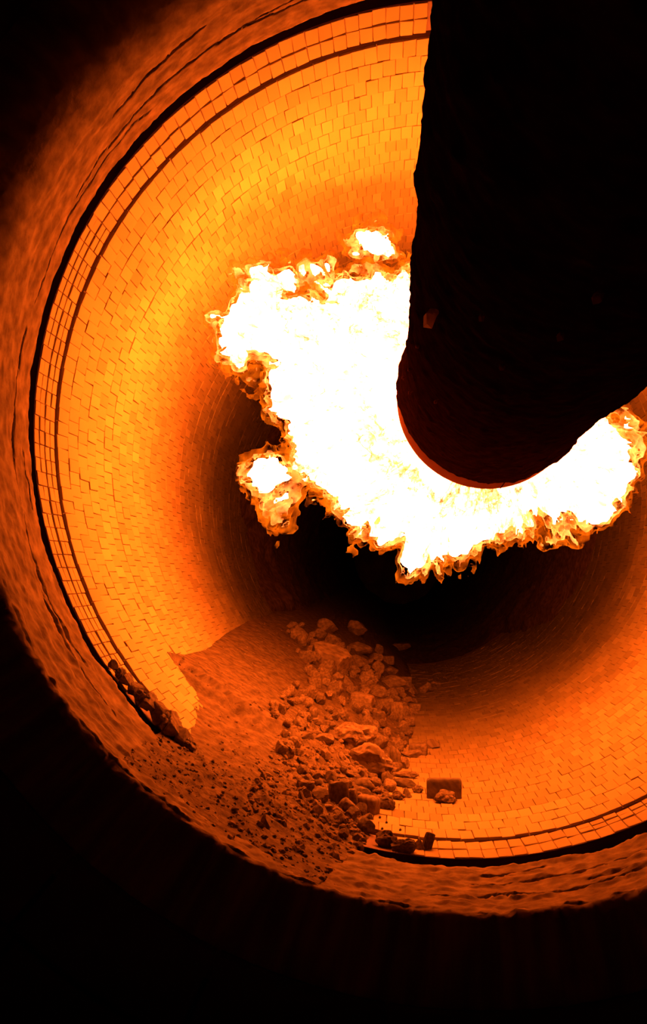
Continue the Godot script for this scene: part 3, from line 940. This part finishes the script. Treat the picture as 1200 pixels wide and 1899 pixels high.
func fire(called: String, label: String, balls: Array, lo: Vector3, hi: Vector3, AMP: float) -> void:
	var h := 0.0145
	var S := 5
	var hc := h * S
	var cx := int(ceil((hi.x - lo.x) / hc))
	var cy := int(ceil((hi.y - lo.y) / hc))
	var cz := int(ceil((hi.z - lo.z) / hc))
	var nx := cx * S + 1
	var ny := cy * S + 1
	var nzz := cz * S + 1
	# coarse distance to the joined balls
	var cs := PackedFloat32Array()
	cs.resize((cx + 1) * (cy + 1) * (cz + 1))
	var K := 0.028
	for k in cz + 1:
		for j in cy + 1:
			for i in cx + 1:
				var p := lo + Vector3(i, j, k) * hc
				var sum := 0.0
				for b in balls:
					var dd: float = b.w - sqrt((p.x - b.x) * (p.x - b.x) + (p.y - b.y) * (p.y - b.y) + (p.z - b.z) * (p.z - b.z))
					if dd > -0.5:
						sum += exp(minf(dd, 0.6) / K)
				var dist := -K * log(sum) if sum > 0.0 else 0.6
				# nothing before the nozzle
				dist = maxf(dist, p.z + 0.52)
				cs[(k * (cy + 1) + j) * (cx + 1) + i] = dist
	var n1 := FastNoiseLite.new()
	n1.seed = 31
	n1.noise_type = FastNoiseLite.TYPE_SIMPLEX_SMOOTH
	n1.frequency = 2.3
	n1.fractal_octaves = 4
	n1.fractal_gain = 0.55
	n1.domain_warp_enabled = true
	n1.domain_warp_amplitude = 0.16
	n1.domain_warp_frequency = 3.0
	n1.domain_warp_fractal_type = FastNoiseLite.DOMAIN_WARP_FRACTAL_NONE
	var n2 := FastNoiseLite.new()
	n2.seed = 77
	n2.noise_type = FastNoiseLite.TYPE_SIMPLEX
	n2.frequency = 6.5
	n2.fractal_type = FastNoiseLite.FRACTAL_RIDGED
	n2.fractal_octaves = 2
	var RID := 0.075
	var field := PackedFloat32Array()
	field.resize(nx * ny * nzz)
	field.fill(-9.0)
	var active := []
	var sx := cx + 1
	var sxy := (cx + 1) * (cy + 1)
	for k in cz:
		for j in cy:
			for i in cx:
				var q := k * sxy + j * sx + i
				var c := [cs[q], cs[q + 1], cs[q + sx], cs[q + sx + 1], cs[q + sxy], cs[q + sxy + 1], cs[q + sxy + sx], cs[q + sxy + sx + 1]]
				var mn: float = c.min()
				var mx: float = c.max()
				if mn > 0.2:
					continue
				var deep := mx < -0.32
				if not deep:
					active.append(Vector3i(i, j, k))
				for kk in S + 1:
					var fz := float(kk) / S
					for jj in S + 1:
						var fy := float(jj) / S
						var a: float = lerpf(lerpf(c[0], c[2], fy), lerpf(c[4], c[6], fy), fz)
						var b: float = lerpf(lerpf(c[1], c[3], fy), lerpf(c[5], c[7], fy), fz)
						var at := ((k * S + kk) * ny + j * S + jj) * nx + i * S
						var py := lo.y + (j * S + jj) * h
						var pz := lo.z + (k * S + kk) * h
						for ii in S + 1:
							if field[at + ii] != -9.0:
								continue
							if deep:
								field[at + ii] = 1.0
								continue
							var px := lo.x + (i * S + ii) * h
							var ur := maxf(sqrt((px - 0.19) * (px - 0.19) + (py - 0.2) * (py - 0.2)), 0.05)
							var ux := (px - 0.19) / ur
							var uy := (py - 0.2) / ur
							var sd := lerpf(a, b, float(ii) / S)
							field[at + ii] = -sd + AMP * n1.get_noise_3d(px, py, pz * 0.8) + RID * n2.get_noise_3d(ux * 0.95, uy * 0.95, ur * 0.4 + pz * 0.7)
	var levels := [-0.022, 0.026, 0.074]
	var o := root_node(called)
	tag(o, label, "flame")
	var names := ["flame_fringe", "flame_edge", "flame_core"]
	var glow := [Vector3(9.0, 1.25, 0.02), Vector3(42.0, 7.5, 1.4), Vector3(230.0, 34.0, 13.0)]
	var alpha := [0.55, 0.65, 1.0]
	for lv in levels.size():
		var mesh := surface(field, active, levels[lv], lo, h, S, nx, ny, nzz)
		if mesh == null:
			continue
		var m := StandardMaterial3D.new()
		m.resource_name = names[lv]
		var g: Vector3 = glow[lv]
		m.shading_mode = BaseMaterial3D.SHADING_MODE_UNSHADED
		m.albedo_color = Color(g.x, g.y, g.z).linear_to_srgb()
		if lv < 2:
			m.albedo_color.a = alpha[lv]
			m.transparency = BaseMaterial3D.TRANSPARENCY_ALPHA
			m.cull_mode = BaseMaterial3D.CULL_DISABLED
			m.vertex_color_use_as_albedo = true
		put(names[lv], mesh if lv == 2 else flicker(mesh, lv, field, levels[2], lo, h, nx, ny), m, o)


# brighter and fainter patches in a veil of the flame
func flicker(mesh: ArrayMesh, lv: int, field: PackedFloat32Array, core: float, lo: Vector3, h: float, nx: int, ny: int) -> ArrayMesh:
	var a := mesh.surface_get_arrays(0)
	var v: PackedVector3Array = a[Mesh.ARRAY_VERTEX]
	var n: PackedVector3Array = a[Mesh.ARRAY_NORMAL]
	var c := PackedColorArray()
	c.resize(v.size())
	for i in v.size():
		var q := v[i]
		var f := clampf(0.5 + 0.9 * nz.get_noise_3d(q.x * 6.0, q.y * 6.0, q.z * 6.0 + 40.0 * lv), 0.0, 1.0)
		var g := clampf(0.5 + 0.9 * nz.get_noise_3d(q.x * 9.0 + 30.0, q.y * 9.0, q.z * 9.0 + 40.0 * lv), 0.0, 1.0)
		var e := (0.2 + 0.8 * f) if lv == 0 else (0.5 + 0.5 * f)
		c[i] = Color(e, e * (0.75 + 0.25 * f), e * (0.4 + 0.6 * f), clampf(1.5 * g - 0.3, 0.0, 1.0))
	a[Mesh.ARRAY_COLOR] = c
	# where the veil has thinned out there is nothing
	var ix: PackedInt32Array = a[Mesh.ARRAY_INDEX]
	var keep := PackedInt32Array()
	for t in range(0, ix.size(), 3):
		if c[ix[t]].a + c[ix[t + 1]].a + c[ix[t + 2]].a > 0.06:
			# nor on the far side, which nobody sees
			var k := n[ix[t]]
			var lost := k.z < -0.4
			# nor where the core is just beneath a face of the flame that looks out of the kiln
			if k.z > 0.5:
				var q := ((v[ix[t]] - k * 0.06 - lo) / h).round()
				var at := (int(q.z) * ny + int(q.y)) * nx + int(q.x)
				lost = at >= 0 and at < field.size() and field[at] > core
			if not lost:
				keep.append_array(PackedInt32Array([ix[t], ix[t + 1], ix[t + 2]]))
	a[Mesh.ARRAY_INDEX] = keep
	var m := ArrayMesh.new()
	m.add_surface_from_arrays(Mesh.PRIMITIVE_TRIANGLES, a)
	return m


# surface nets over the cells near the flame's skin
func surface(field: PackedFloat32Array, active: Array, level: float, lo: Vector3, h: float, S: int, nx: int, ny: int, nzz: int) -> ArrayMesh:
	var v := PackedVector3Array()
	var ix := PackedInt32Array()
	var id := PackedInt32Array()
	id.resize(nx * ny * nzz)
	id.fill(-1)
	var cells := PackedInt32Array()
	var nxy := nx * ny
	for c in active:
		for kk in S:
			for jj in S:
				var at: int = ((c.z * S + kk) * ny + c.y * S + jj) * nx + c.x * S
				for ii in S:
					var q := at + ii
					var f0 := field[q] - level
					var f1 := field[q + 1] - level
					var f2 := field[q + nx] - level
					var f3 := field[q + nx + 1] - level
					var f4 := field[q + nxy] - level
					var f5 := field[q + nxy + 1] - level
					var f6 := field[q + nxy + nx] - level
					var f7 := field[q + nxy + nx + 1] - level
					var s := int(f0 > 0.0) + int(f1 > 0.0) + int(f2 > 0.0) + int(f3 > 0.0) + int(f4 > 0.0) + int(f5 > 0.0) + int(f6 > 0.0) + int(f7 > 0.0)
					if s == 0 or s == 8:
						continue
					var sum := Vector3.ZERO
					var cnt := 0
					if (f0 > 0.0) != (f1 > 0.0):
						sum += Vector3(f0 / (f0 - f1), 0, 0); cnt += 1
					if (f2 > 0.0) != (f3 > 0.0):
						sum += Vector3(f2 / (f2 - f3), 1, 0); cnt += 1
					if (f4 > 0.0) != (f5 > 0.0):
						sum += Vector3(f4 / (f4 - f5), 0, 1); cnt += 1
					if (f6 > 0.0) != (f7 > 0.0):
						sum += Vector3(f6 / (f6 - f7), 1, 1); cnt += 1
					if (f0 > 0.0) != (f2 > 0.0):
						sum += Vector3(0, f0 / (f0 - f2), 0); cnt += 1
					if (f1 > 0.0) != (f3 > 0.0):
						sum += Vector3(1, f1 / (f1 - f3), 0); cnt += 1
					if (f4 > 0.0) != (f6 > 0.0):
						sum += Vector3(0, f4 / (f4 - f6), 1); cnt += 1
					if (f5 > 0.0) != (f7 > 0.0):
						sum += Vector3(1, f5 / (f5 - f7), 1); cnt += 1
					if (f0 > 0.0) != (f4 > 0.0):
						sum += Vector3(0, 0, f0 / (f0 - f4)); cnt += 1
					if (f1 > 0.0) != (f5 > 0.0):
						sum += Vector3(1, 0, f1 / (f1 - f5)); cnt += 1
					if (f2 > 0.0) != (f6 > 0.0):
						sum += Vector3(0, 1, f2 / (f2 - f6)); cnt += 1
					if (f3 > 0.0) != (f7 > 0.0):
						sum += Vector3(1, 1, f3 / (f3 - f7)); cnt += 1
					id[q] = v.size()
					cells.append(q)
					v.append(lo + (Vector3(c.x * S + ii, c.y * S + jj, c.z * S + kk) + sum / cnt) * h)
	for q in cells:
		var a := field[q] > level
		# the edge along each axis from this node; its four cells lie behind it
		if a != (field[q + 1] > level):
			quad(ix, id[q], id[q - nx], id[q - nx - nxy], id[q - nxy], a)
		if a != (field[q + nx] > level):
			quad(ix, id[q], id[q - nxy], id[q - nxy - 1], id[q - 1], a)
		if a != (field[q + nxy] > level):
			quad(ix, id[q], id[q - 1], id[q - 1 - nx], id[q - nx], a)
	if ix.is_empty():
		return null
	return smooth_mesh(v, ix)


func quad(ix: PackedInt32Array, a: int, b: int, c: int, d: int, flip: bool) -> void:
	if a < 0 or b < 0 or c < 0 or d < 0:
		return
	if flip:
		ix.append_array(PackedInt32Array([a, c, b, a, d, c]))
	else:
		ix.append_array(PackedInt32Array([a, b, c, a, c, d]))
